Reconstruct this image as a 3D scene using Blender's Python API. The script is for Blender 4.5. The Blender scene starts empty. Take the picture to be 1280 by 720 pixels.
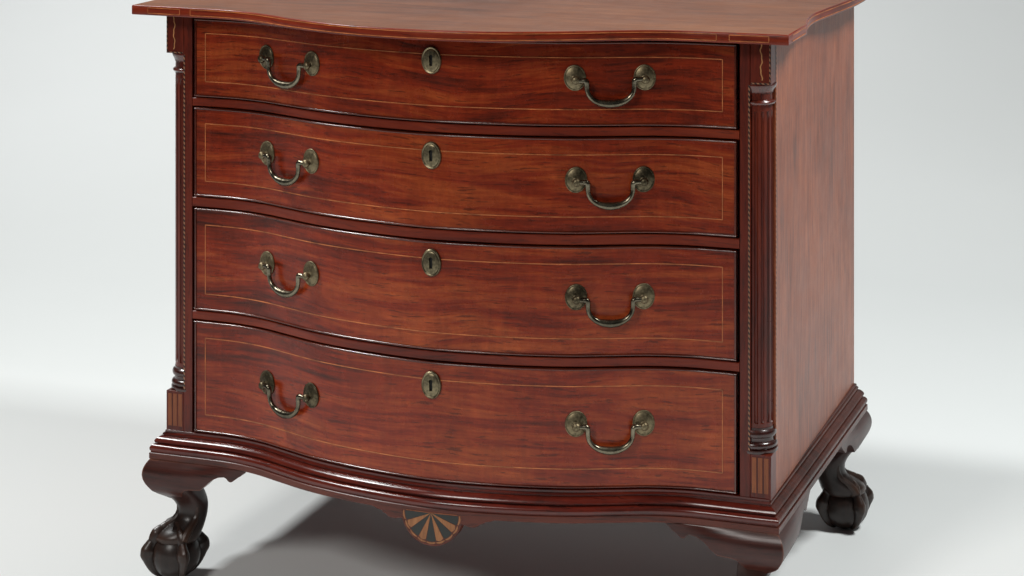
import bpy, math, random
from mathutils import Vector, Matrix
random.seed(4)
scene = bpy.context.scene
COL = scene.collection

# ------------------------------------------------------------------ camera
cam = bpy.data.cameras.new('camera')
cam.sensor_fit = 'HORIZONTAL'; cam.sensor_width = 36.0
cam.lens = 2832.7 / 1280 * 36
cam.shift_x = -13.0 / 1280
cam.shift_y = -700.3 / 1280
cam.clip_end = 200
cam_o = bpy.data.objects.new('camera', cam); COL.objects.link(cam_o)
cam_o.location = (1.1931, -3.0709, 1.2948)
cam_o.rotation_euler = (math.pi / 2, 0, math.radians(19.5065))
scene.camera = cam_o

# ------------------------------------------------------------------ world and studio lamps
w = bpy.data.worlds.new('World'); scene.world = w; w.use_nodes = True
w.node_tree.nodes['Background'].inputs[0].default_value = (0.92, 0.96, 1.0, 1)
w.node_tree.nodes['Background'].inputs[1].default_value = 0.03
vs = scene.view_settings
vs.view_transform = 'Standard'; vs.look = 'None'; vs.exposure = 0.32; vs.gamma = 1.0; vs.use_curve_mapping = False

def softbox(name, loc, target, sx, sy, power, col=(1, 1, 1)):
    l = bpy.data.lights.new(name, 'AREA'); l.shape = 'RECTANGLE'; l.size = sx; l.size_y = sy
    l.energy = power; l.color = col
    o = bpy.data.objects.new(name, l); COL.objects.link(o)
    o.location = loc
    o.rotation_euler = (Vector(target) - Vector(loc)).to_track_quat('-Z', 'Y').to_euler()
    return o
softbox('softbox', (-1.95, -0.30, 3.0), (0, 0.25, 0.2), 0.35, 0.45, 68, (0.985, 1, 0.99))
softbox('softbox', (2.0, 0.25, 2.9), (0.3, 0.2, 0.2), 0.5, 0.6, 73, (0.975, 1, 0.99))
softbox('softbox', (-0.7, -3.4, 2.7), (0, 0, 0.45), 0.8, 0.8, 54, (1, 0.97, 0.93))
softbox('softbox', (-2.7, 2.0, 2.9), (-2.4, 6.0, 1.6), 2.4, 0.8, 70)

# ------------------------------------------------------------------ materials
def new_mat(name):
    m = bpy.data.materials.new(name); m.use_nodes = True
    nt = m.node_tree
    return m, nt, nt.nodes['Principled BSDF']

def nmath(nt, op, a, b=None, clamp=False):
    n = nt.nodes.new('ShaderNodeMath'); n.operation = op; n.use_clamp = clamp
    for i, v in enumerate((a, b)):
        if v is None: continue
        if isinstance(v, (int, float)): n.inputs[i].default_value = v
        else: nt.links.new(v, n.inputs[i])
    return n.outputs[0]

def noise(nt, vec, scale=1.0, detail=4, rough=0.55, dist=0.0):
    n = nt.nodes.new('ShaderNodeTexNoise'); n.inputs['Scale'].default_value = scale
    n.inputs['Detail'].default_value = detail; n.inputs['Roughness'].default_value = rough
    n.inputs['Distortion'].default_value = dist
    nt.links.new(vec, n.inputs['Vector'])
    return n.outputs['Fac']

def mapping(nt, vec, scale, loc=(0, 0, 0)):
    n = nt.nodes.new('ShaderNodeMapping'); n.inputs['Scale'].default_value = scale; n.inputs['Location'].default_value = loc
    nt.links.new(vec, n.inputs['Vector'])
    return n.outputs[0]

def ramp(nt, fac, stops):
    r = nt.nodes.new('ShaderNodeValToRGB'); e = r.color_ramp.elements
    while len(e) < len(stops): e.new(0.5)
    for s, (p, c) in zip(e, stops): s.position = p; s.color = (*c, 1)
    nt.links.new(fac, r.inputs[0])
    return r.outputs[0]

def mixc(nt, kind, fac, a, b):
    n = nt.nodes.new('ShaderNodeMix'); n.data_type = 'RGBA'; n.blend_type = kind
    for sock, v in ((n.inputs[0], fac), (n.inputs[6], a), (n.inputs[7], b)):
        if isinstance(v, (int, float)): sock.default_value = v
        elif isinstance(v, tuple): sock.default_value = (*v, 1)
        else: nt.links.new(v, sock)
    return n.outputs[2]

def wood(name, axis, dark, mid, light, rough=0.3, coarse=1.0, coat=0.25, figure=0.5, contrast=1.0, seed=0.0, spec=0.33, wear=None, mottle=0.0, upper=None):
    """polished mahogany with the grain running along one axis"""
    m, nt, p = new_mat(name)
    tc = nt.nodes.new('ShaderNodeTexCoord').outputs['Object']
    def sc(along, across, third):
        return {'X': (along, third, across), 'Z': (across, across, along), 'T': (along, across, third)}[axis]
    # slow wander of the grain lines
    wob = nt.nodes.new('ShaderNodeTexNoise'); wob.inputs['Scale'].default_value = 3.2; wob.inputs['Detail'].default_value = 2
    nt.links.new(tc, wob.inputs['Vector'])
    sub = nt.nodes.new('ShaderNodeVectorMath'); sub.operation = 'SUBTRACT'; nt.links.new(wob.outputs['Color'], sub.inputs[0]); sub.inputs[1].default_value = (.5, .5, .5)
    mul = nt.nodes.new('ShaderNodeVectorMath'); mul.operation = 'SCALE'; nt.links.new(sub.outputs[0], mul.inputs[0]); mul.inputs['Scale'].default_value = 0.05
    add = nt.nodes.new('ShaderNodeVectorMath'); nt.links.new(tc, add.inputs[0]); nt.links.new(mul.outputs[0], add.inputs[1])
    v = add.outputs[0]
    o = (seed * 3.1, seed * 1.7, seed * 2.3)
    n1 = noise(nt, mapping(nt, v, sc(2.6 * coarse, 30 * coarse, 3), o), 1, 9, 0.72, 0.9)
    n2 = noise(nt, mapping(nt, v, sc(8, 150, 8), o), 1, 6, 0.68)
    n3 = noise(nt, mapping(nt, v, sc(26, 9, 9), o), 1, 6, 0.66, 1.2)
    n4 = noise(nt, mapping(nt, v, sc(26, 330, 60), o), 1, 3, 0.6)
    n5 = noise(nt, mapping(nt, tc, (2.6, 2.6, 3.6), o), 1, 3, 0.5)
    f = nmath(nt, 'ADD', nmath(nt, 'MULTIPLY', n1, 0.60), nmath(nt, 'MULTIPLY', n2, 0.40))
    f = nmath(nt, 'ADD', f, nmath(nt, 'MULTIPLY', nmath(nt, 'SUBTRACT', n5, 0.5), 0.35))
    lo, hi = 0.5 - 0.17 / contrast, 0.5 + 0.19 / contrast
    c = ramp(nt, f, [(lo, dark), (0.5 - 0.02, mid), (hi, light)])
    fig = nmath(nt, 'ADD', nmath(nt, 'MULTIPLY', n3, figure), 1.0 - figure * 0.5)
    comb = nt.nodes.new('ShaderNodeCombineColor')
    for i in range(3): nt.links.new(fig, comb.inputs[i])
    c = mixc(nt, 'MULTIPLY', 1.0, c, comb.outputs[0])
    if mottle:
        n7 = noise(nt, mapping(nt, v, sc(48, 95, 20), o), 1, 5, 0.7, 1.5)
        n8 = noise(nt, mapping(nt, v, sc(95, 16, 20), o), 1, 4, 0.65, 0.8)
        mf = nmath(nt, 'ADD', nmath(nt, 'MULTIPLY', nmath(nt, 'ADD', n7, n8), mottle), 1.0 - mottle)
        cm = nt.nodes.new('ShaderNodeCombineColor')
        for i in range(3): nt.links.new(mf, cm.inputs[i])
        c = mixc(nt, 'MULTIPLY', 1.0, c, cm.outputs[0])
    pore = nmath(nt, 'LESS_THAN', n4, 0.385)
    c = mixc(nt, 'MIX', nmath(nt, 'MULTIPLY', pore, 0.6), c, dark)
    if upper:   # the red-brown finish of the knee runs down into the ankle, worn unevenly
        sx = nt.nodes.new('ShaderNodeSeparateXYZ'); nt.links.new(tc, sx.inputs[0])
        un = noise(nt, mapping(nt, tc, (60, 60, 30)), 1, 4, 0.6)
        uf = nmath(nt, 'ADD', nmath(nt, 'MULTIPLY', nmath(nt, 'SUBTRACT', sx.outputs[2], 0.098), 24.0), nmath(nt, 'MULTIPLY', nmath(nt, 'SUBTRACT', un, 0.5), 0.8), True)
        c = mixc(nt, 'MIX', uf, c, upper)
    if wear:
        ge = nt.nodes.new('ShaderNodeNewGeometry')
        wn = noise(nt, mapping(nt, tc, (90, 90, 90), o), 1, 4, 0.7)
        wf = nmath(nt, 'MULTIPLY', nmath(nt, 'MULTIPLY', nmath(nt, 'SUBTRACT', ge.outputs['Pointiness'], 0.515), 14.0, True), nmath(nt, 'MULTIPLY', wn, 1.5), True)
        c = mixc(nt, 'MIX', wf, c, wear)
    nt.links.new(c, p.inputs['Base Color'])
    n6 = noise(nt, mapping(nt, tc, (18, 18, 18)), 1, 5, 0.65)
    r = nmath(nt, 'ADD', nmath(nt, 'MULTIPLY', n6, 0.16), rough - 0.08)
    nt.links.new(r, p.inputs['Roughness'])
    p.inputs['Specular IOR Level'].default_value = spec
    p.inputs['Coat Weight'].default_value = coat; p.inputs['Coat Roughness'].default_value = 0.22
    b = nt.nodes.new('ShaderNodeBump'); b.inputs['Strength'].default_value = 0.12; b.inputs['Distance'].default_value = 0.0015
    h = nmath(nt, 'ADD', n2, nmath(nt, 'MULTIPLY', n6, 0.6))
    nt.links.new(h, b.inputs['Height']); nt.links.new(b.outputs[0], p.inputs['Normal'])
    return m

DARK, MID, LIGHT = (0.040, 0.0065, 0.003), (0.180, 0.0175, 0.0045), (0.35, 0.071, 0.016)
M = {}
for i in range(4):
    M['drawer%d' % i] = wood('mahogany_drawer', 'X', DARK, MID, LIGHT, 0.27, 1.0, 0.0, 0.7, 1.05, seed=1.7 * i + 0.6, mottle=0.55)
M['front'] = wood('mahogany_front', 'X', DARK, (0.125, 0.013, 0.004), (0.21, 0.028, 0.007), 0.33, 1.0, 0.0, 0.3)
M['bead'] = wood('mahogany_bead', 'X', DARK, (0.075, 0.012, 0.006), (0.13, 0.024, 0.009), 0.19, 1.0, 0.4, 0.3, spec=0.5)
M['stile'] = wood('mahogany_stile', 'Z', (0.03, 0.005, 0.003), (0.09, 0.010, 0.004), (0.155, 0.020, 0.006), 0.33, 1.2, 0.0, 0.3)
M['side'] = wood('mahogany_side', 'Z', (0.11, 0.026, 0.011), (0.215, 0.053, 0.021), (0.34, 0.10, 0.042), 0.34, 1.8, 0.0, 0.4, 1.3, 3.0, spec=0.24)
M['top'] = wood('mahogany_top', 'T', (0.05, 0.017, 0.008), (0.135, 0.042, 0.016), (0.22, 0.08, 0.03), 0.42, 1.0, 0.0, 0.25, 1.0, 5.0, spec=0.2)
M['topedge'] = wood('mahogany_edge', 'X', DARK, (0.15, 0.015, 0.005), (0.24, 0.032, 0.009), 0.3, 1.0, 0.0, 0.3)
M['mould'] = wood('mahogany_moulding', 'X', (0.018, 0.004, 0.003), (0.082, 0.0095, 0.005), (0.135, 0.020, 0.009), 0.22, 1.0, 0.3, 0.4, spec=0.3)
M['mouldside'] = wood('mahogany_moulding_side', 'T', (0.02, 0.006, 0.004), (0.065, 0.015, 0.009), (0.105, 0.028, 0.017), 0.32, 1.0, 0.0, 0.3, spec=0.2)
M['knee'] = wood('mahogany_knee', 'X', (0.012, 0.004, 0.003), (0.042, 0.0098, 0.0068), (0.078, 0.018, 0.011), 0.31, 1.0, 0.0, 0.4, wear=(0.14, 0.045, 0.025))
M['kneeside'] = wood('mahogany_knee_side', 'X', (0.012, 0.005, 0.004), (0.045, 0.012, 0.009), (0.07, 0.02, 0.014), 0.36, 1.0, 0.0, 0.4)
M['turned'] = wood('mahogany_turned', 'Z', (0.03, 0.005, 0.003), (0.075, 0.010, 0.005), (0.13, 0.02, 0.008), 0.2, 1.2, 0.5, 0.3, spec=0.5)
M['turned_dark'] = wood('mahogany_turned_dark', 'Z', (0.012, 0.004, 0.003), (0.034, 0.0075, 0.005), (0.06, 0.014, 0.008), 0.22, 1.2, 0.3, 0.3, spec=0.5)
M['shaft'] = wood('mahogany_shaft', 'Z', (0.03, 0.005, 0.003), (0.085, 0.011, 0.005), (0.15, 0.022, 0.008), 0.3, 1.2, 0.0, 0.3, spec=0.4)
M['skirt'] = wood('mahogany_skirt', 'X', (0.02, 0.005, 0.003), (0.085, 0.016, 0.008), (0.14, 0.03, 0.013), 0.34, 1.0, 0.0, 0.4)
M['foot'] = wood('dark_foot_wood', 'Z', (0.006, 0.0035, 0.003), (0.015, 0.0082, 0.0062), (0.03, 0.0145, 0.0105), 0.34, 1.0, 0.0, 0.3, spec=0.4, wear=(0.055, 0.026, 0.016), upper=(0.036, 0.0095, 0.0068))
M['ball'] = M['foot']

def plain(name, col, rough=0.4, var=0.25, scale=120, metal=0.0):
    m, nt, p = new_mat(name)
    tc = nt.nodes.new('ShaderNodeTexCoord').outputs['Object']
    n = noise(nt, tc, scale, 4, 0.6)
    if metal:
        oi = nt.nodes.new('ShaderNodeObjectInfo')
        n = nmath(nt, 'ADD', n, nmath(nt, 'MULTIPLY', nmath(nt, 'SUBTRACT', oi.outputs['Random'], 0.5), 0.28))
        big = noise(nt, mapping(nt, tc, (60, 60, 60), (3, 1, 7)), 1, 3, 0.6)
        n = nmath(nt, 'ADD', n, nmath(nt, 'MULTIPLY', nmath(nt, 'SUBTRACT', big, 0.5), 0.9))
    lo = tuple(c * (1 - var) for c in col); hi = tuple(min(1, c * (1 + var)) for c in col)
    nt.links.new(ramp(nt, n, [(0.3, lo), (0.7, hi)]), p.inputs['Base Color'])
    p.inputs['Metallic'].default_value = metal
    nt.links.new(nmath(nt, 'ADD', nmath(nt, 'MULTIPLY', n, 0.2), rough - 0.1), p.inputs['Roughness'])
    return m
M['string'] = plain('satinwood_string', (0.40, 0.120, 0.033), 0.4, 0.55, 45)
M['wavy'] = plain('wavy_light_inlay', (0.42, 0.19, 0.07), 0.4, 0.3, 60)
M['strip'] = wood('satinwood_strip', 'Z', (0.11, 0.028, 0.008), (0.21, 0.056, 0.016), (0.30, 0.09, 0.025), 0.4, 1.0, 0.1, 0.3)
M['ray'] = wood('satinwood_ray', 'Z', (0.16, 0.055, 0.018), (0.27, 0.105, 0.035), (0.36, 0.16, 0.06), 0.4, 2.0, 0.1, 0.4)
M['ebony'] = plain('green_black_inlay', (0.008, 0.009, 0.007), 0.45, 0.4, 50)
M['black'] = plain('keyhole_shade_black', (0.004, 0.0035, 0.003), 0.8, 0.2)
M['brass'] = plain('tarnished_brass', (0.140, 0.112, 0.066), 0.44, 0.6, 260, 0.85)
M['plate'] = plain('keyhole_brass', (0.19, 0.155, 0.093), 0.40, 0.5, 240, 0.85)
M['bail'] = plain('worn_dark_brass', (0.15, 0.13, 0.092), 0.27, 0.45, 70, 0.95)

# rope inlay: a flat slanted dash print, light and dark woods
m, nt, p = new_mat('rope_inlay_wood')
tc = nt.nodes.new('ShaderNodeTexCoord').outputs['Object']
wv = nt.nodes.new('ShaderNodeTexWave'); wv.wave_type = 'BANDS'; wv.bands_direction = 'DIAGONAL'
wv.inputs['Scale'].default_value = 88; nt.links.new(tc, wv.inputs['Vector'])
nt.links.new(ramp(nt, wv.outputs['Fac'], [(0.42, (0.012, 0.006, 0.005)), (0.58, (0.26, 0.12, 0.06))]), p.inputs['Base Color'])
p.inputs['Roughness'].default_value = 0.4
M['rope'] = m

m, nt, p = new_mat('seamless_paper')
tc = nt.nodes.new('ShaderNodeTexCoord').outputs['Object']
n = noise(nt, tc, 1.3, 4, 0.5)
nt.links.new(ramp(nt, n, [(0.3, (0.765, 0.785, 0.78)), (0.7, (0.78, 0.80, 0.795))]), p.inputs['Base Color'])
p.inputs['Roughness'].default_value = 0.75
p.inputs['Specular IOR Level'].default_value = 0.25
M['paper'] = m

# ------------------------------------------------------------------ mesh helpers
class MB:
    def __init__(s): s.v = []; s.f = []; s.sm = []
    def add(s, verts, faces, smooth=True):
        n = len(s.v); s.v += [tuple(x) for x in verts]
        s.f += [tuple(i + n for i in f) for f in faces]; s.sm += [smooth] * len(faces)
    def box(s, x0, x1, y0, y1, z0, z1):
        s.add([(x0, y0, z0), (x1, y0, z0), (x1, y1, z0), (x0, y1, z0), (x0, y0, z1), (x1, y0, z1), (x1, y1, z1), (x0, y1, z1)],
              [(0, 3, 2, 1), (4, 5, 6, 7), (0, 1, 5, 4), (1, 2, 6, 5), (2, 3, 7, 6), (3, 0, 4, 7)], False)
    def grid(s, rows, close_u=False, close_v=False, caps=False, smooth=True):
        """rows: list of rings (lists of points)"""
        nu, nv = len(rows), len(rows[0]); vs = [p for r in rows for p in r]; fs = []
        for i in range(nu if close_u else nu - 1):
            for j in range(nv if close_v else nv - 1):
                a, b = i * nv + j, i * nv + (j + 1) % nv
                c, d = ((i + 1) % nu) * nv + (j + 1) % nv, ((i + 1) % nu) * nv + j
                fs.append((a, b, c, d))
        s.add(vs, fs, smooth)
        if caps:
            n = len(s.v) - len(vs)
            s.f.append(tuple(n + j for j in range(nv))[::-1]); s.sm.append(False)
            s.f.append(tuple(n + (nu - 1) * nv + j for j in range(nv))); s.sm.append(False)
    def lathe(s, prof, n=40, c=(0, 0), rad=None):
        rows = []
        for r, z in prof:
            rows.append([(c[0] + (rad(r, z, 2 * math.pi * k / n) if rad else r) * math.cos(2 * math.pi * k / n),
                          c[1] + (rad(r, z, 2 * math.pi * k / n) if rad else r) * math.sin(2 * math.pi * k / n), z) for k in range(n)])
        s.grid(rows[::-1] if prof[0][1] < prof[-1][1] and False else rows, close_v=True, caps=True)
    def tube(s, pts, radii, n=12, flat=1.0):
        pts = [Vector(p) for p in pts]; rows = []; up = None
        for i, p in enumerate(pts):
            t = (pts[min(i + 1, len(pts) - 1)] - pts[max(i - 1, 0)]).normalized()
            if up is None:
                up = t.orthogonal().normalized()
            up = (up - t * up.dot(t)).normalized(); sd = t.cross(up)
            rows.append([p + (up * math.cos(2 * math.pi * k / n) + sd * math.sin(2 * math.pi * k / n)) * radii[i] for k in range(n)])
        s.grid(rows, close_v=True, caps=True)
    def mesh(s, name, angle=35):
        me = bpy.data.meshes.new(name); me.from_pydata(s.v, [], s.f); me.update()
        import bmesh
        bm = bmesh.new(); bm.from_mesh(me)
        bmesh.ops.recalc_face_normals(bm, faces=bm.faces)
        bm.to_mesh(me); bm.free()
        for poly, sm in zip(me.polygons, s.sm): poly.use_smooth = sm
        try: me.set_sharp_from_angle(angle=math.radians(angle))
        except Exception: pass
        return me

def link(name, me, mat, parent=None, label=None):
    o = bpy.data.objects.new(name, me); COL.objects.link(o)
    if mat is not None and not me.materials: me.materials.append(mat)
    if parent is not None: o.parent = parent
    if label: o['label'] = label
    return o
def build(name, mb, mat, parent=None, label=None, bevel=0.0, angle=35):
    o = link(name, mb.mesh(name, angle), mat, parent, label)
    if bevel:
        b = o.modifiers.new('bevel', 'BEVEL'); b.width = bevel; b.segments = 2; b.limit_method = 'ANGLE'; b.angle_limit = math.radians(40)
        b.harden_normals = False
    return o

def hermite(xs, ys):
    """monotone-ish cubic through knots"""
    n = len(xs); d = [(ys[i + 1] - ys[i]) / (xs[i + 1] - xs[i]) for i in range(n - 1)]
    mm = [0.0] + [(d[i - 1] + d[i]) / 2 for i in range(1, n - 1)] + [0.0]
    def f(x):
        x = min(max(x, xs[0]), xs[-1])
        for i in range(n - 1):
            if x <= xs[i + 1]: break
        h = xs[i + 1] - xs[i]; t = (x - xs[i]) / h
        return ((2 * t ** 3 - 3 * t * t + 1) * ys[i] + (t ** 3 - 2 * t * t + t) * h * mm[i] + (-2 * t ** 3 + 3 * t * t) * ys[i + 1] + (t ** 3 - t * t) * h * mm[i + 1])
    return f
_S = hermite([0, .05, .10, .15, .20, .25, .30, .35, .40, .44], [-.0875, -.0845, -.0775, -.0675, -.0535, -.0335, -.0135, -.0022, 0, 0])
def S(x): return _S(abs(x))
_T = hermite([0, .05, .10, .15, .22, .27, .31, .345, .40, .505], [-.1600, -.1575, -.1495, -.1345, -.1035, -.0770, -.0595, -.0505, -.0470, -.0430])
def T(x): return _T(abs(x))

def offset_path(path, o):
    """path of 2-D points, offset to the right-hand outer side (mitred)"""
    out = []
    n = len(path)
    for i in range(n):
        a = Vector(path[max(i - 1, 0)]); b = Vector(path[i]); c = Vector(path[min(i + 1, n - 1)])
        d1 = (b - a) if i > 0 else (c - b); d2 = (c - b) if i < n - 1 else (b - a)
        n1 = Vector((d1.y, -d1.x)).normalized(); n2 = Vector((d2.y, -d2.x)).normalized()
        mN = (n1 + n2).normalized(); k = 1 / max(0.3, mN.dot(n1))
        out.append(b + mN * o * k)
    return out
def sweep(mb, path, prof, smooth=True, zfun=None):
    """closed profile [(outward offset, z)] swept along an open path"""
    cols = [offset_path(path, o) for o, z in prof]
    rows = [[(cols[j][i].x, cols[j][i].y, prof[j][1]) for j in range(len(prof))] for i in range(len(path))]
    mb.grid(rows, close_v=True, caps=True, smooth=smooth)
def front_path(x0, x1, n=150, f=S):
    return [(x0 + (x1 - x0) * i / n, f(x0 + (x1 - x0) * i / n)) for i in range(n + 1)]

# ------------------------------------------------------------------ backdrop: one seamless paper sweep
mb = MB(); rows = []
prof = [(-1.9, 0.0), (-1.2, 0), (-.5, 0), (0, 0), (1.0, 0)]
y, z, L = 1.0, 0.0, 7.0
for k in range(64):
    th = math.pi / 2 * ((k + .5) / 64) ** 1.7
    y += L / 64 * math.cos(th); z += L / 64 * math.sin(th); prof.append((y, z))
prof += [(y, z + 1.2), (y, z + 3.5)]
for x in [-8, -4, -2, 0, 2, 4, 8]: rows.append([(x, y, z) for y, z in prof])
mb.grid(rows)
bd = build('backdrop', mb, M['paper'])
mb = MB(); mb.add([(-12, -12, -.004), (12, -12, -.004), (12, 12, -.004), (-12, 12, -.004)], [(0, 1, 2, 3)], False)
fl = build('floor', mb, plain('dark_studio_floor', (0.03, 0.03, 0.031), 0.6, 0.3, 3)); fl['kind'] = 'structure'
bd['kind'] = 'structure'; bd['label'] = 'seamless pale grey paper floor curving up into the backdrop'

# ------------------------------------------------------------------ the chest
chest = bpy.data.objects.new('chest_of_drawers', None); COL.objects.link(chest)
chest.empty_display_size = 0.2
chest['label'] = 'antique reddish mahogany chest with four serpentine drawers, bail pulls and dark claw feet'
chest['category'] = 'chest of drawers'

W, D = 0.47, 0.589
ZT, TH = 0.862, 0.0145
NB = 0.03          # notch for the quarter column

# top board
ear = [(.505, -.043), (.5045, .076), (.4955, .118), (.4900, .165), (.4890, .205), (.4925, .255), (.4985, .32), (.5045, .39), (.5065, .46), (.5055, .54), (.5050, .604)]
def smooth_side(pts, n=8):
    out = [pts[0], pts[1]]
    for i in range(1, len(pts) - 1):
        p0 = pts[max(i - 1, 1)]; p1 = pts[i]; p2 = pts[i + 1]; p3 = pts[min(i + 2, len(pts) - 1)]
        for k in range(1, n + 1):
            t = k / n
            out.append(tuple(0.5 * ((2 * p1[a]) + (-p0[a] + p2[a]) * t + (2 * p0[a] - 5 * p1[a] + 4 * p2[a] - p3[a]) * t * t + (-p0[a] + 3 * p1[a] - 3 * p2[a] + p3[a]) * t ** 3) for a in (0, 1)))
    return out
sideR = smooth_side(ear)
sideL = [(-x, y) for x, y in sideR]
fr = front_path(-.505, .505, 160, T)
outline = sideL[::-1] + fr[1:-1] + sideR
prof = [(-.0014, 0), (-.0004, .0004), (0, .0014), (0, TH - .0016), (-.0005, TH - .0005), (-.0018, TH)]
cols = [offset_path(outline, o) for o, z in prof]
mb = MB()
mb.grid([[(c.x, c.y, ZT + prof[j][1]) for c in cols[j]] for j in range(len(prof))])
edge = build('edge_banding', mb, M['topedge'], None, angle=60)
# board: the field inside the edge, top and bottom faces
mb = MB()
for j, sgn in ((len(prof) - 1, 1), (0, -1)):
    ring = cols[j]; n = len(ring)
    half = n // 2
    for i in range(half):
        a, b, c, d = ring[i], ring[i + 1], ring[n - 2 - i], ring[n - 1 - i]
        z = ZT + prof[j][1]
        if b == c: mb.add([(p.x, p.y, z) for p in (a, b, d)], [(0, 1, 2)], False)
        else: mb.add([(p.x, p.y, z) for p in (a, b, c, d)], [(0, 1, 2, 3)], False)
mb.box(-.5, .5, .6, .6045, ZT + .001, ZT + TH - .001)
top = build('top_board', mb, M['top'], chest)
edge.parent = top
# light strings let into the edge of the top
def path_strip(mb, path, z0, z1, h=.0004):
    a = offset_path(path, h); b = offset_path(path, -.0006)
    mb.grid([[(p.x, p.y, z0) for p in b], [(p.x, p.y, z0) for p in a], [(p.x, p.y, z1) for p in a], [(p.x, p.y, z1) for p in b]], close_u=True)
def rect_string(mb, path, z0, z1, wd=.0011):
    path_strip(mb, path, z0, z0 + wd); path_strip(mb, path, z1 - wd, z1)
    for e in (0, -1):
        p = Vector(path[e]); q = Vector(path[1 if e == 0 else -2]); d = (q - p).normalized()
        path_strip(mb, [p, p + d * wd] if e == 0 else [p + d * wd, p], z0, z1)
mb = MB()
rect_string(mb, front_path(-.405, .405, 140, T), ZT + .0024, ZT + TH - .0022)
for s in (-1, 1):
    x0, x1 = sorted((s * .422, s * .478))
    rect_string(mb, front_path(x0, x1, 6, T), ZT + .0026, ZT + TH - .0026)
rect_string(mb, [(.505 - .0005 * t / 8, -.02 + .085 * t / 8) for t in range(9)], ZT + .0026, ZT + TH - .0026)
rect_string(mb, sideR[8:-3], ZT + .0026, ZT + TH - .0026)
rect_string(mb, [(-x, y) for x, y in sideR[8:-3]][::-1], ZT + .0026, ZT + TH - .0026)
build('string_inlay', mb, M['string'], top)

# carcass: sides, back, rails
for s in (-1, 1):
    mb = MB(); x0, x1 = sorted((s * .448, s * W)); mb.box(x0, x1, NB, D, .2235, ZT)
    build('side_panel', mb, M['side'], chest, bevel=.0012)
mb = MB(); mb.box(-.447, .447, D - .016, D - .002, .19, ZT); build('back_panel', mb, M['stile'], chest)
mb = MB(); mb.box(-.446, .446, .03, D - .018, .205, .2225); build('bottom_board', mb, M['stile'], chest)
zd = [(.7366, .8545), (.5860, .7199), (.4137, .5675), (.2289, .3967)]
rails = [(zd[i + 1][1], zd[i][0]) for i in range(3)]
G = .0021
for z0, z1 in rails + [(.8545, ZT)]:
    mb = MB(); sweep(mb, front_path(-.4252, .4252), [(-.03, z0 + G), (-.001, z0 + G), (0, z0 + G + .001), (0, z1 - G - .001), (-.001, z1 - G), (-.03, z1 - G)])
    build('drawer_divider', mb, M['front'], chest)

# corner stiles, blocks, quarter columns
def barber(mb, x0, x1, y0, y1, z0, z1): mb.box(x0, x1, y0, y1, z0, z1)
shaft_z0, shaft_z1 = .3215, .7700
for s in (-1, 1):
    X = lambda a, b: tuple(sorted((s * a, s * b)))
    mb = MB(); x0, x1 = X(.4258, .4405); mb.box(x0, x1, 0, .045, .2235, ZT); st = build('corner_stile', mb, M['stile'], chest, bevel=.0008)
    mb = MB(); x0, x1 = X(.4408, W); mb.box(x0, x1, .0004, NB + .002, .800, ZT)
    blk = build('corner_block', mb, M['stile'], chest, bevel=.0008)
    # wavy light thread
    mb = MB(); pts = []
    for i in range(41):
        z = .806 + .05 * i / 40; pts.append((s * .4565 + .0011 * math.sin(i * .30 + s) + .0005 * math.sin(i * .71), .0004, z))
    wd = .0008
    mb.grid([[(x - wd, y + .001, z), (x - wd, y - .0005, z), (x + wd, y - .0005, z), (x + wd, y + .001, z)] for x, y, z in pts], close_v=True, caps=True)
    build('wavy_inlay', mb, M['wavy'], blk)
    mb = MB(); x0, x1 = X(W - .0022, W - .0006); mb.box(x0, x1, -.0001, .0012, .8015, ZT - .001)
    x0, x1 = X(.442, W - .0026); mb.box(x0, x1, -.0001, .0012, .8004, .8022)
    build('rope_inlay', mb, M['rope'], blk)
    mb = MB(); x0, x1 = X(.4380, .4402); mb.box(x0, x1, -.0005, .0012, .289, .7985)
    build('rope_inlay', mb, M['rope'], st)
    mb = MB(); x0, x1 = X(.4406, W); mb.box(x0, x1, .0004, NB + .002, .2235, .2865)
    pl = build('plinth_block', mb, M['stile'], chest, bevel=.0008)
    for k in range(3):
        mb = MB(); xa = .4432 + k * .0086; x0, x1 = X(xa, xa + .0062); mb.box(x0, x1, -.0002, .002, .2335, .2825)
        build('flute_inlay', mb, M['strip'], pl)
    # column: lathe with flutes, plus turned capital and base
        cx, cy = s * .4432, .0285
    nfl = 16
    def flute(r, z, a, nfl=nfl):
        if not (shaft_z0 + .006 < z < shaft_z1 - .009): return r
        c = abs(math.cos(a * nfl / 2))
        return r - .0026 * (max(0, 1 - (c / .80) ** 2) ** .5 if c < .80 else 0)
    zz = [shaft_z0, shaft_z0 + .0058, shaft_z0 + .0065] + [shaft_z0 + .02 + (shaft_z1 - shaft_z0 - .04) * i / 12 for i in range(13)] + [shaft_z1 - .0095, shaft_z1 - .0088, shaft_z1]
    mb = MB(); mb.lathe([(.0232, z) for z in zz], nfl * 10, (cx, cy), flute)
    sh = build('quarter_column', mb, M['shaft'], chest, angle=50)
    mb = MB(); mb.lathe([(.0225, .7695), (.0245, .7700), (.0264, .7715), (.0272, .7733), (.0264, .7752), (.0245, .7766), (.0232, .777), (.0232, .7862), (.0243, .7868), (.0243, .7882), (.0252, .7905), (.0268, .7935), (.0280, .7962), (.0283, .7985), (.0280, .7998)], 48, (cx, cy))
    build('capital', mb, M['turned'], sh)
    mb = MB(); mb.lathe([(.0292, .2867), (.0295, .2895), (.0292, .2912), (.0262, .2918), (.0280, .2935), (.0290, .2965), (.0285, .2992), (.0268, .3012), (.0246, .3022), (.0242, .3050), (.0250, .3075), (.0266, .3085), (.0276, .3108), (.0278, .3135), (.0268, .3165), (.0248, .3178), (.0240, .3185), (.0238, .3216)], 48, (cx, cy))
    build('column_base', mb, M['turned_dark'], sh)
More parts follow.
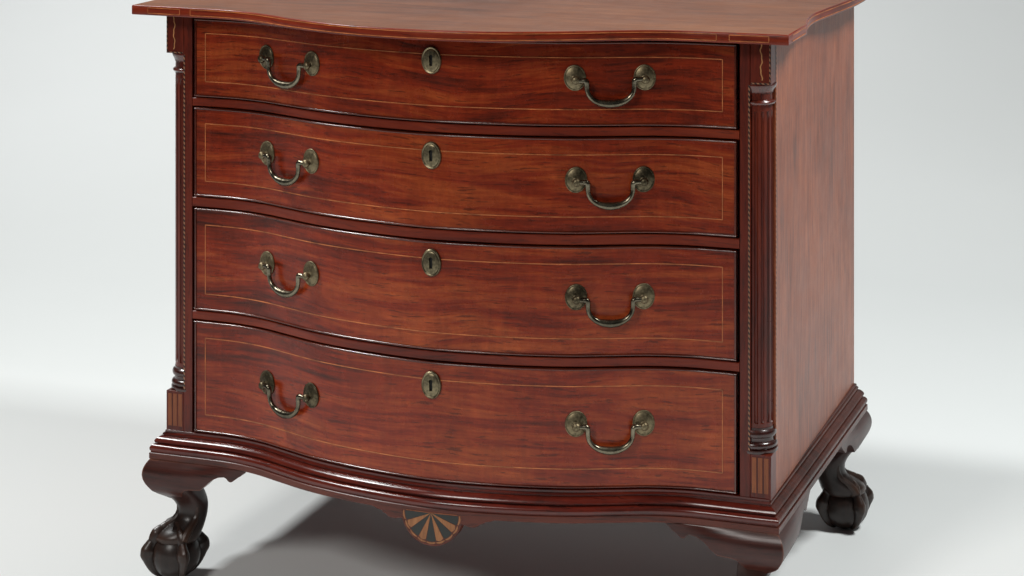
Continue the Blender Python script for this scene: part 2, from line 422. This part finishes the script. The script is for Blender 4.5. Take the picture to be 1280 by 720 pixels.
# rope inlay along the front edge of the visible side
for s in (-1, 1):
    mb = MB(); x0, x1 = sorted((s * (W - .0012), s * (W + .0003))); mb.box(x0, x1, NB + .0008, NB + .0028, .289, ZT - .001)
    build('rope_inlay', mb, M['rope'], chest)

# ------------------------------------------------------------------ drawers
def ring_surface(mb, inner, outer_fn, prof, n):
    pass
def ellipse(rx, rz, n=40): return [(rx * math.cos(2 * math.pi * k / n), rz * math.sin(2 * math.pi * k / n)) for k in range(n)]

# rosette: oval dished plate with a raised rim and a post (local: x along the drawer, -y outwards)
mb = MB(); rx, rz = .0156, .0182
rows = []
for f, h in ((1.0, -.0006), (1.0, .0014), (.975, .0019), (.93, .0021), (.89, .0016), (.86, .0016), (.82, .0021), (.70, .0029), (.55, .0037), (.4, .0043), (.28, .0046), (.0001, .0047)):
    rows.append([(x * f, -h, z * f) for x, z in ellipse(rx, rz, 44)])
mb.grid(rows, close_v=True, caps=True)
def turned_post(mb, z, prof, n=16):
    mb.grid([[(r * math.cos(2 * math.pi * k / n), -y, z + r * math.sin(2 * math.pi * k / n)) for k in range(n)] for r, y in prof], close_v=True, caps=True)
turned_post(mb, -.002, [(.0062, .0030), (.0058, .0048), (.0040, .0056), (.0042, .0070), (.0056, .0084), (.0061, .0106), (.0058, .0128), (.0044, .0146), (.0022, .0155), (.0005, .0157)])
ros_me = mb.mesh('rosette'); ros_me.materials.append(M['brass'])

# bail: swelling bow between two posts, hanging from short pins
HALF = .0495
def bail_mesh(hw):
    mb = MB(); yo = -.0112; z0 = -.002
    ctl = [(-hw + .0040, z0), (-hw + .0085, z0 + .0001), (-hw + .0125, z0), (-hw + .0150, z0 - .0015), (-hw + .0159, z0 - .0060), (-hw + .0161, z0 - .0115), (-hw + .0172, z0 - .0170), (-hw + .0199, z0 - .0222), (-hw + .0243, z0 - .0268), (-hw + .0305, z0 - .0304), (-hw + .0385, z0 - .0326), (0, z0 - .0335)]
    rad = [.0030, .0034, .0042, .0043, .0036, .0034, .0034, .0036, .0038, .0043, .0053, .0058]
    full = ctl + [(-x, z) for x, z in ctl[-2::-1]]; rr = rad + rad[-2::-1]
    pts, rs = [], []
    for i in range(len(full) - 1):
        p0 = full[max(i - 1, 0)]; p1 = full[i]; p2 = full[i + 1]; p3 = full[min(i + 2, len(full) - 1)]
        for k in range(5):
            t = k / 5
            q = [0.5 * ((2 * p1[a]) + (-p0[a] + p2[a]) * t + (2 * p0[a] - 5 * p1[a] + 4 * p2[a] - p3[a]) * t * t + (-p0[a] + 3 * p1[a] - 3 * p2[a] + p3[a]) * t ** 3) for a in (0, 1)]
            lean = (z0 - q[1]) * .03
            pts.append((q[0], yo + lean - .0, q[1])); rs.append(rr[i] * (1 - t) + rr[i + 1] * t)
    pts.append((full[-1][0], yo, full[-1][1])); rs.append(rr[-1])
    mb.tube(pts, rs, 14)
    for s in (-1, 1):
        n = 12
        # rounded knuckle where the bow turns down
        c = Vector((s * (hw - .0135), yo, z0 - .0002))
        rows = []
        for i in range(9):
            a = math.pi * i / 8; r = max(.0001, .0041 * math.sin(a))
            rows.append([(c.x - s * .0041 * math.cos(a), c.y + r * math.cos(2 * math.pi * k / n), c.z + r * math.sin(2 * math.pi * k / n)) for k in range(n)])
        mb.grid(rows, close_v=True, caps=True)
    me = mb.mesh('bail_handle'); me.materials.append(M['bail']); return me
bail_me = {}

# keyhole plate with a real hole
mb = MB(); n = 96
def key_outline(k):
    a = 2 * math.pi * k / n + math.pi / 2
    dx, dz = math.cos(a), math.sin(a)
    # a round hole on top of a slot: radial distance by marching
    t = 0
    while t < .012:
        x, z = dx * t, dz * t
        if not (math.hypot(x, z - .0050) < .0030 or (abs(x) < .0023 and -.0080 < z < .0058)): break
        t += .00012
    return (dx * t, dz * t)
kin = [key_outline(k) for k in range(n)]
out = [(math.cos(2 * math.pi * k / n + math.pi / 2), math.sin(2 * math.pi * k / n + math.pi / 2)) for k in range(n)]
ex, ez = .0148, .0196
rows = [[(x, .0004, z) for x, z in kin], [(x, -.0036, z) for x, z in kin]]
for f, h in ((.70, .0036), (.78, .0032), (.82, .0026), (.86, .0030), (.93, .0034), (.98, .0026), (1.0, .0012), (1.0, -.0004)):
    rows.append([(x * ex * f, -h, z * ez * f) for x, z in out])
mb.grid(rows, close_v=True)
esc_me = mb.mesh('escutcheon', 50); esc_me.materials.append(M['plate'])
mb = MB(); mb.grid([[(x * .008, -.0003, z * .0125) for x, z in out], [(x * .008, .0004, z * .0125) for x, z in out]], close_v=True, caps=True)  # near-black disc behind the opening; its colour stands in for the cavity's shade
kh_me = mb.mesh('keyhole'); kh_me.materials.append(M['black'])

def frame_on(xc, half, z, out_off=.0):
    """a local frame on the curved front: x along the chord, -y outwards"""
    a = Vector((xc - half, S(xc - half), z)); b = Vector((xc + half, S(xc + half), z))
    ex = (b - a).normalized(); ey = Vector((-ex.y, ex.x, 0)); c = (a + b) / 2 - ey * out_off
    return Matrix(((ex.x, ey.x, 0, c.x), (ex.y, ey.y, 0, c.y), (0, 0, 1, c.z), (0, 0, 0, 1)))
BX = .4212
strz = [(.7590, .8330), (.6084, .6966), (.4378, .5434), (.2552, .3722)]
hz = [.8034, .6605, .4962, .3185]; ez_ = [.8241, .6893, .5373, .3641]
for i, (z0, z1) in enumerate(zd):
    mb = MB(); b = .0031
    sweep(mb, front_path(-BX + b, BX - b), [(-.022, z0 + b), (0, z0 + b), (0, z1 - b), (-.022, z1 - b)])
    dr = build('drawer', mb, M['drawer%d' % i], chest)
    # cock bead round the edge
    mb = MB()
    arc = [(-.012, -b / 2)] + [(.0002 + .0023 * math.sin(a), -b / 2 * math.cos(a)) for a in [math.pi * k / 8 for k in range(9)]] + [(-.012, b / 2)]
    for zc in (z0 + b / 2, z1 - b / 2):
        sweep(mb, front_path(-BX, BX), [(o, zc + d) for o, d in arc])
    for s in (-1, 1):
        xc = s * (BX - b / 2); y = S(xc)
        ring = [(xc + d, y - o) for o, d in arc]
        mb.grid([[(x, yy, z0 + b) for x, yy in ring], [(x, yy, z1 - b) for x, yy in ring]], close_v=True, caps=True)
    build('cock_bead', mb, M['bead'], dr)
    mb = MB(); rect_string(mb, front_path(-.4040, .4018), *strz[i], wd=.0012)
    build('string_inlay', mb, M['string'], dr)
    for s in (-1, 1):
        half = .0455 if i == 0 else .0440
        xc = s * .2475
        F = frame_on(xc, half, hz[i], 0)
        for q in (-1, 1):
            o = link('rosette', ros_me, None, dr)
            xq = xc + q * half
            G_ = frame_on(xq, .012, hz[i])
            o.matrix_local = Matrix.Translation(Vector((xq, S(xq), hz[i] + .001 + .0008 * random.uniform(-1, 1))) - G_ @ Vector((0, 0, 0)) ) @ G_ @ Matrix.Rotation(random.uniform(-.06, .06), 4, 'Y')
            # the post follows the bail, so both use nearly the same frame
            o.matrix_local = Matrix.Translation((xq, S(xq), hz[i] + .001)) @ F.to_3x3().to_4x4() @ Matrix.Rotation(random.uniform(-.12, .12), 4, 'Y')
        A = Vector((xc - half, S(xc - half), 0)); B = Vector((xc + half, S(xc + half), 0)); hw = (B - A).length / 2
        key = round(hw, 4)
        if key not in bail_me: bail_me[key] = bail_mesh(key)
        o = link('bail_handle', bail_me[key], None, dr)
        o.matrix_local = F @ Matrix.Rotation(random.uniform(-.03, .03), 4, 'Y') @ Matrix.Translation((0, 0, .001))
    E_ = frame_on(0, .012, ez_[i]); E_.translation = Vector((0, S(0) - .0006, ez_[i]))
    o = link('escutcheon', esc_me, None, dr); o.matrix_local = E_ @ Matrix.Rotation(random.uniform(-.04, .04), 4, 'Y')
    o = link('keyhole', kh_me, None, dr); o.matrix_local = E_

# ------------------------------------------------------------------ base moulding, skirt
def base_path(off=0.0):
    sp = .003
    left = [(-W - sp * y / D, y) for y in (D, D * .75, D * .5, D * .25)]
    right = [(W - .003 + (sp + .003) * y / D, y) for y in (D * .25, D * .5, D * .75, D)]
    return left + [(-W, 0)], [(x, S(x)) for x in [-.44 + .88 * i / 150 for i in range(151)]], [(W - .003, 0)] + right
bl, bf, br = base_path()
full = bl + bf + br
mprof = [(-.02, .2272), (-.0005, .2272), (.0010, .2262), (.0010, .2232), (.0035, .2226), (.0042, .2206), (.0026, .2198), (.0026, .2186), (.0066, .2180), (.0098, .2164), (.0124, .2142), (.0134, .2118), (.0126, .2096), (.0098, .2090), (.0098, .2076), (.0150, .2070), (.0178, .2048), (.0188, .2020), (.0184, .1992), (.0170, .1972), (.0170, .1956), (-.02, .1956)]
off = {}
def part_path(a, b):
    return a, b
nl, nf = len(bl), len(bf)
cols = [offset_path(full, o) for o, z in mprof]
def mould_rows(i0, i1): return [[(cols[j][i].x, cols[j][i].y, mprof[j][1]) for j in range(len(mprof))] for i in range(i0, i1 + 1)]
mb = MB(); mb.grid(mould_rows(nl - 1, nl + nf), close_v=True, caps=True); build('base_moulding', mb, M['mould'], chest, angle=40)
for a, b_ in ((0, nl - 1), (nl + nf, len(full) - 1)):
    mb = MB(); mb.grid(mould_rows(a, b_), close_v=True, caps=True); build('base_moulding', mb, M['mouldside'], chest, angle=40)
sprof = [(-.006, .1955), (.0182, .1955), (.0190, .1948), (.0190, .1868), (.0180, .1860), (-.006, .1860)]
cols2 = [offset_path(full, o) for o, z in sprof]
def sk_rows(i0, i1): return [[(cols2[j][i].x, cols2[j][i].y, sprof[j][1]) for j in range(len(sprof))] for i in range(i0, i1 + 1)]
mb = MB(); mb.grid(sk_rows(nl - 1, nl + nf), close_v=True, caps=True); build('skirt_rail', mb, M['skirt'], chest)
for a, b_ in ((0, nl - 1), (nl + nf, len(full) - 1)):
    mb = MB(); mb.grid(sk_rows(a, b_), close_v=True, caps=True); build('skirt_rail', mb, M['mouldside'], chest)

# fan pendant in the middle of the skirt
OFF = .0192
def fp(x, z, o=0.0):
    y = S(x) - OFF - o
    return (x, y, z)
FC = (.0066, .1895)
fr_ = .0465
def pend_low(x):
    d = abs(x - FC[0])
    if d < .0455: return FC[1] - math.sqrt(max(0, fr_ ** 2 - d * d)) if d < .0435 else .1772
    steps = [(.0455, .1768), (.0490, .1762), (.0550, .1746), (.0630, .1745), (.0690, .1766), (.0705, .1788), (.0760, .1805), (.0785, .1828), (.0860, .1842), (.0930, .1868)]
    for (xa, za), (xb, zb) in zip(steps, steps[1:]):
        if xa <= d <= xb: return za + (zb - za) * (d - xa) / (xb - xa)
    return .1868
mb = MB(); xs = [FC[0] - .093 + .186 * i / 120 for i in range(121)]
rows = []
for x in xs:
    zl = min(pend_low(x), .1872)
    rows.append([fp(x, .1905), fp(x, .1905, -.016), fp(x, zl, -.016), fp(x, zl)])
mb.grid(rows, close_v=True, caps=True, smooth=False)
pend = build('fan_pendant', mb, M['skirt'], chest)
def ray_poly(a0, a1, r0, r1, h, n=4, bulge=0.0):
    """a sector on the curved pendant front"""
    mb = MB(); rows = []; m_ = max(1, int((r1 - r0) / .004))
    for i in range(n + 1):
        a = a0 + (a1 - a0) * i / n
        sc = 1 + bulge * math.sin(math.pi * i / n)
        pt = lambda r: (FC[0] + r * math.cos(a), FC[1] - r * math.sin(a))
        rr_ = [r0 + (r1 * sc - r0) * k / m_ for k in range(m_ + 1)]
        rows.append([fp(*pt(r), h) for r in rr_] + [fp(*pt(r), -.002) for r in rr_[::-1]])
    mb.grid(rows, close_v=True, caps=True, smooth=False)
    return mb
NR = 9
for k in range(NR):
    a0, a1 = math.pi * (k / NR) + .012, math.pi * ((k + 1) / NR) - .012
    light = k % 2 == 1
    a0 = max(a0, .03); a1 = min(a1, math.pi - .03)
    if light: mb = ray_poly(a0 + .02, a1 - .02, .001, .0385, .0005, 4, 0.05)
    else: mb = ray_poly(a0 - .02 if k else a0, a1 + .02 if k < NR - 1 else a1, .001, .0395, .0003, 4, 0.02)
    build('fan_ray', mb, M['ray'] if light else M['ebony'], pend)
for k in range(NR):
    a0, a1 = math.pi * k / NR + .02, math.pi * (k + 1) / NR - .02
    mb = ray_poly(a0, a1, .0413, .0425, .0004, 5, .035)
    build('fan_scallop', mb, M['ray'], pend)
mb = ray_poly(.03, math.pi - .03, .0440, .0462, .0004, 40)
build('fan_border', mb, M['skirt'], pend)
mb = MB(); path = [(FC[0] - .0385 + .077 * i / 20) for i in range(21)]
rows = [[fp(x, FC[1] - .0004, .0004), fp(x, FC[1] + .0006, .0004), fp(x, FC[1] + .0006, -.001), fp(x, FC[1] - .0004, -.001)] for x in path]
mb.grid(rows, close_v=True, caps=True); build('fan_border', mb, M['strip'], pend)

# ------------------------------------------------------------------ feet
# local frame of a foot: origin under the outer corner of the skirt, +x and +y run inwards along the two sides
knee_z = [.1866, .182, .178, .173, .168, .1625, .156, .149, .143, .1365, .131, .126, .121]
knee_b = [-.0015, .0020, .0045, .0066, .0078, .0081, .0072, .0046, .0012, -.0030, -.0095, -.0170, -.0240]
def kb(z):
    for i in range(len(knee_z) - 1):
        if knee_z[i] >= z >= knee_z[i + 1]:
            t = (knee_z[i] - z) / (knee_z[i] - knee_z[i + 1]); return knee_b[i] * (1 - t) + knee_b[i + 1] * t
    return knee_b[0] if z > knee_z[0] else knee_b[-1]
def wing(L):
    """knee bracket running inwards along +x from the mitred corner; pierced lower outline"""
    mb = MB()
    low = [(0, .121), (.044, .121), (.050, .131), (.0545, .1385), (.0600, .1440), (.0690, .1463), (.0800, .1468), (.0870, .1475), (.0930, .1525), (.1010, .1600), (.1090, .1665), (.1180, .1705), (.1270, .1718), (.1310, .1700), (.1335, .1668), (.1365, .1652), (.1400, .1658), (.1440, .1690), (.1500, .1735), (.1540, .1755), (.1565, .1790), (.1610, .1815), (.1650, .1850), (.1700, .1860)]
    low = [(s * L / .168 if s > .06 else s, z) for s, z in low]
    def zl(s):
        for (a, za), (b, zb) in zip(low, low[1:]):
            if a <= s <= b: return za + (zb - za) * (s - a) / (b - a)
        return low[-1][1]
    cols_f = []; cols_b = []
    ns, nz = 110, 22
    for i in range(ns + 1):
        s = L * i / ns
        fade = max(0, 1 - max(0, s - .03) / (L - .03)); fade = fade * fade * (3 - 2 * fade)
        z0 = min(zl(s), .1855); rowf = []; rowb = []
        for j in range(nz + 1):
            z = .1864 + (z0 - .1864) * j / nz
            b = kb(z); b = b * fade if b > 0 else b
            x = s if s > 0.03 else s + (-b) * (1 - s / .03)      # mitre: the corner edge lies on the diagonal
            rowf.append((x, -b, z)); rowb.append((max(x, .0165), .0165 if b > -.0145 else -b + .002, z))
        cols_f.append(rowf); cols_b.append(rowb)
    rows = [f + bk[::-1] for f, bk in zip(cols_f, cols_b)]
    mb.grid(rows, close_v=True, caps=True)
    return mb
def superpt(c, r, e, k, n):
    a = 2 * math.pi * k / n
    ca, sa = math.cos(a), math.sin(a)
    x = math.copysign(abs(ca) ** (2 / e), ca); y = math.copysign(abs(sa) ** (2 / e), sa)
    return (c + r * x, c + r * y)
leg_prof = [  # z, centre t, half size, exponent
    (.180, .0325, .0315, 6), (.158, .0320, .0315, 5.5), (.148, .0320, .0305, 5), (.140, .0330, .0292, 4.6), (.134, .0360, .0278, 4.0), (.128, .0400, .0262, 3.3), (.122, .0435, .0250, 2.8),
    (.116, .0462, .0240, 2.5), (.109, .0482, .0231, 2.3), (.102, .0485, .0229, 2.2), (.095, .0476, .0236, 2.1), (.089, .0455, .0252, 2.1), (.083, .0408, .0296, 2.1), (.077, .0365, .0335, 2.05), (.071, .0328, .0360, 2.0), (.065, .0308, .0366, 2), (.060, .0305, .0335, 2), (.055, .030, .029, 2)]
BC, BR, BZ = .0290, .0386, .0383
def leg_mesh():
    mb = MB(); n = 40
    mb.grid([[(*superpt(c, r, e, k, n), z) for k in range(n)] for z, c, r, e in leg_prof], close_v=True, caps=True)
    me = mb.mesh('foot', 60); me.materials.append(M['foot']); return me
def ball_mesh():
    mb = MB(); n = 40; rows = []
    for i in range(25):
        a = math.pi * i / 24; r = max(.0002, BR * math.sin(a))
        rows.append([(BC + r * math.cos(2 * math.pi * k / n), BC + r * math.sin(2 * math.pi * k / n), BZ + BR * math.cos(a) * 1.0) for k in range(n)])
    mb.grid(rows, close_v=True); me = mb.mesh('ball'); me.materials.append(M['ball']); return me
def claw_mesh(az, grip=1.0):
    """a toe with three knuckles that runs down from the ankle over the ball and ends in a talon"""
    mb = MB(); d = Vector((math.cos(az), math.sin(az), 0)); c = Vector((BC, BC, BZ))
    # (elevation on the ball, distance factor, radius)
    spec = [(86, 1.00, .0100), (74, 1.02, .0112), (64, 1.00, .0112), (56, 1.00, .0122), (48, 1.0, .0130), (40, 1.00, .0116), (30, 1.0, .0094), (21, 1.03, .0104), (12, 1.05, .0130), (3, 1.05, .0130), (-6, 1.03, .0100), (-18, 1.01, .0082), (-30, 1.00, .0070), (-42, 1.0, .0056), (-54, 1.0, .0040), (-62, .995, .0020)]
    rows_p, rr = [], []
    for e, f, r in spec:
        e = math.radians(e); rows_p.append(c + d * math.cos(e) * BR * f + Vector((0, 0, math.sin(e) * BR * f))); rr.append(r)
    pts, rs = [], []
    for i in range(len(rows_p) - 1):
        p0, p1, p2, p3 = rows_p[max(i - 1, 0)], rows_p[i], rows_p[i + 1], rows_p[min(i + 2, len(rows_p) - 1)]
        for k in range(4):
            t = k / 4
            pts.append(0.5 * ((2 * p1) + (-p0 + p2) * t + (2 * p0 - 5 * p1 + 4 * p2 - p3) * t * t + (-p0 + 3 * p1 - 3 * p2 + p3) * t ** 3)); rs.append(rr[i] * (1 - t) + rr[i + 1] * t)
    pts.append(rows_p[-1]); rs.append(rr[-1])
    # ridge along the back of the toe: section is a soft triangle
    n = 16; rows = []; side = Vector((-d.y, d.x, 0))
    for i, p in enumerate(pts):
        t = (pts[min(i + 1, len(pts) - 1)] - pts[max(i - 1, 0)]).normalized(); outv = side.cross(t).normalized()
        if outv.dot(p - c) < 0: outv = -outv
        row = []
        for k in range(n):
            a = 2 * math.pi * k / n
            rad = rs[i] * (1 + .10 * math.cos(a) ** 3 if math.cos(a) > 0 else 1)
            row.append(p + outv * rad * math.cos(a) + side * rad * .74 * math.sin(a))
        rows.append(row)
    mb.grid(rows, close_v=True, caps=True)
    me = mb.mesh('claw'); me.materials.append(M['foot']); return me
def tendon_mesh(az):
    """ridges of the ankle that run into the toes"""
    mb = MB(); d = Vector((math.cos(az), math.sin(az), 0)); pts, rs = [], []
    for z, c, r, e in leg_prof[8:16]:
        pts.append(Vector((c, c, z)) + d * (r * 1.0 - .0015)); rs.append(.0022 + .0045 * max(0, (.114 - z) / .04) ** .8 if z < .114 else .0022)
    mb.tube(pts, rs, 10); me = mb.mesh('tendon'); me.materials.append(M['foot']); return me
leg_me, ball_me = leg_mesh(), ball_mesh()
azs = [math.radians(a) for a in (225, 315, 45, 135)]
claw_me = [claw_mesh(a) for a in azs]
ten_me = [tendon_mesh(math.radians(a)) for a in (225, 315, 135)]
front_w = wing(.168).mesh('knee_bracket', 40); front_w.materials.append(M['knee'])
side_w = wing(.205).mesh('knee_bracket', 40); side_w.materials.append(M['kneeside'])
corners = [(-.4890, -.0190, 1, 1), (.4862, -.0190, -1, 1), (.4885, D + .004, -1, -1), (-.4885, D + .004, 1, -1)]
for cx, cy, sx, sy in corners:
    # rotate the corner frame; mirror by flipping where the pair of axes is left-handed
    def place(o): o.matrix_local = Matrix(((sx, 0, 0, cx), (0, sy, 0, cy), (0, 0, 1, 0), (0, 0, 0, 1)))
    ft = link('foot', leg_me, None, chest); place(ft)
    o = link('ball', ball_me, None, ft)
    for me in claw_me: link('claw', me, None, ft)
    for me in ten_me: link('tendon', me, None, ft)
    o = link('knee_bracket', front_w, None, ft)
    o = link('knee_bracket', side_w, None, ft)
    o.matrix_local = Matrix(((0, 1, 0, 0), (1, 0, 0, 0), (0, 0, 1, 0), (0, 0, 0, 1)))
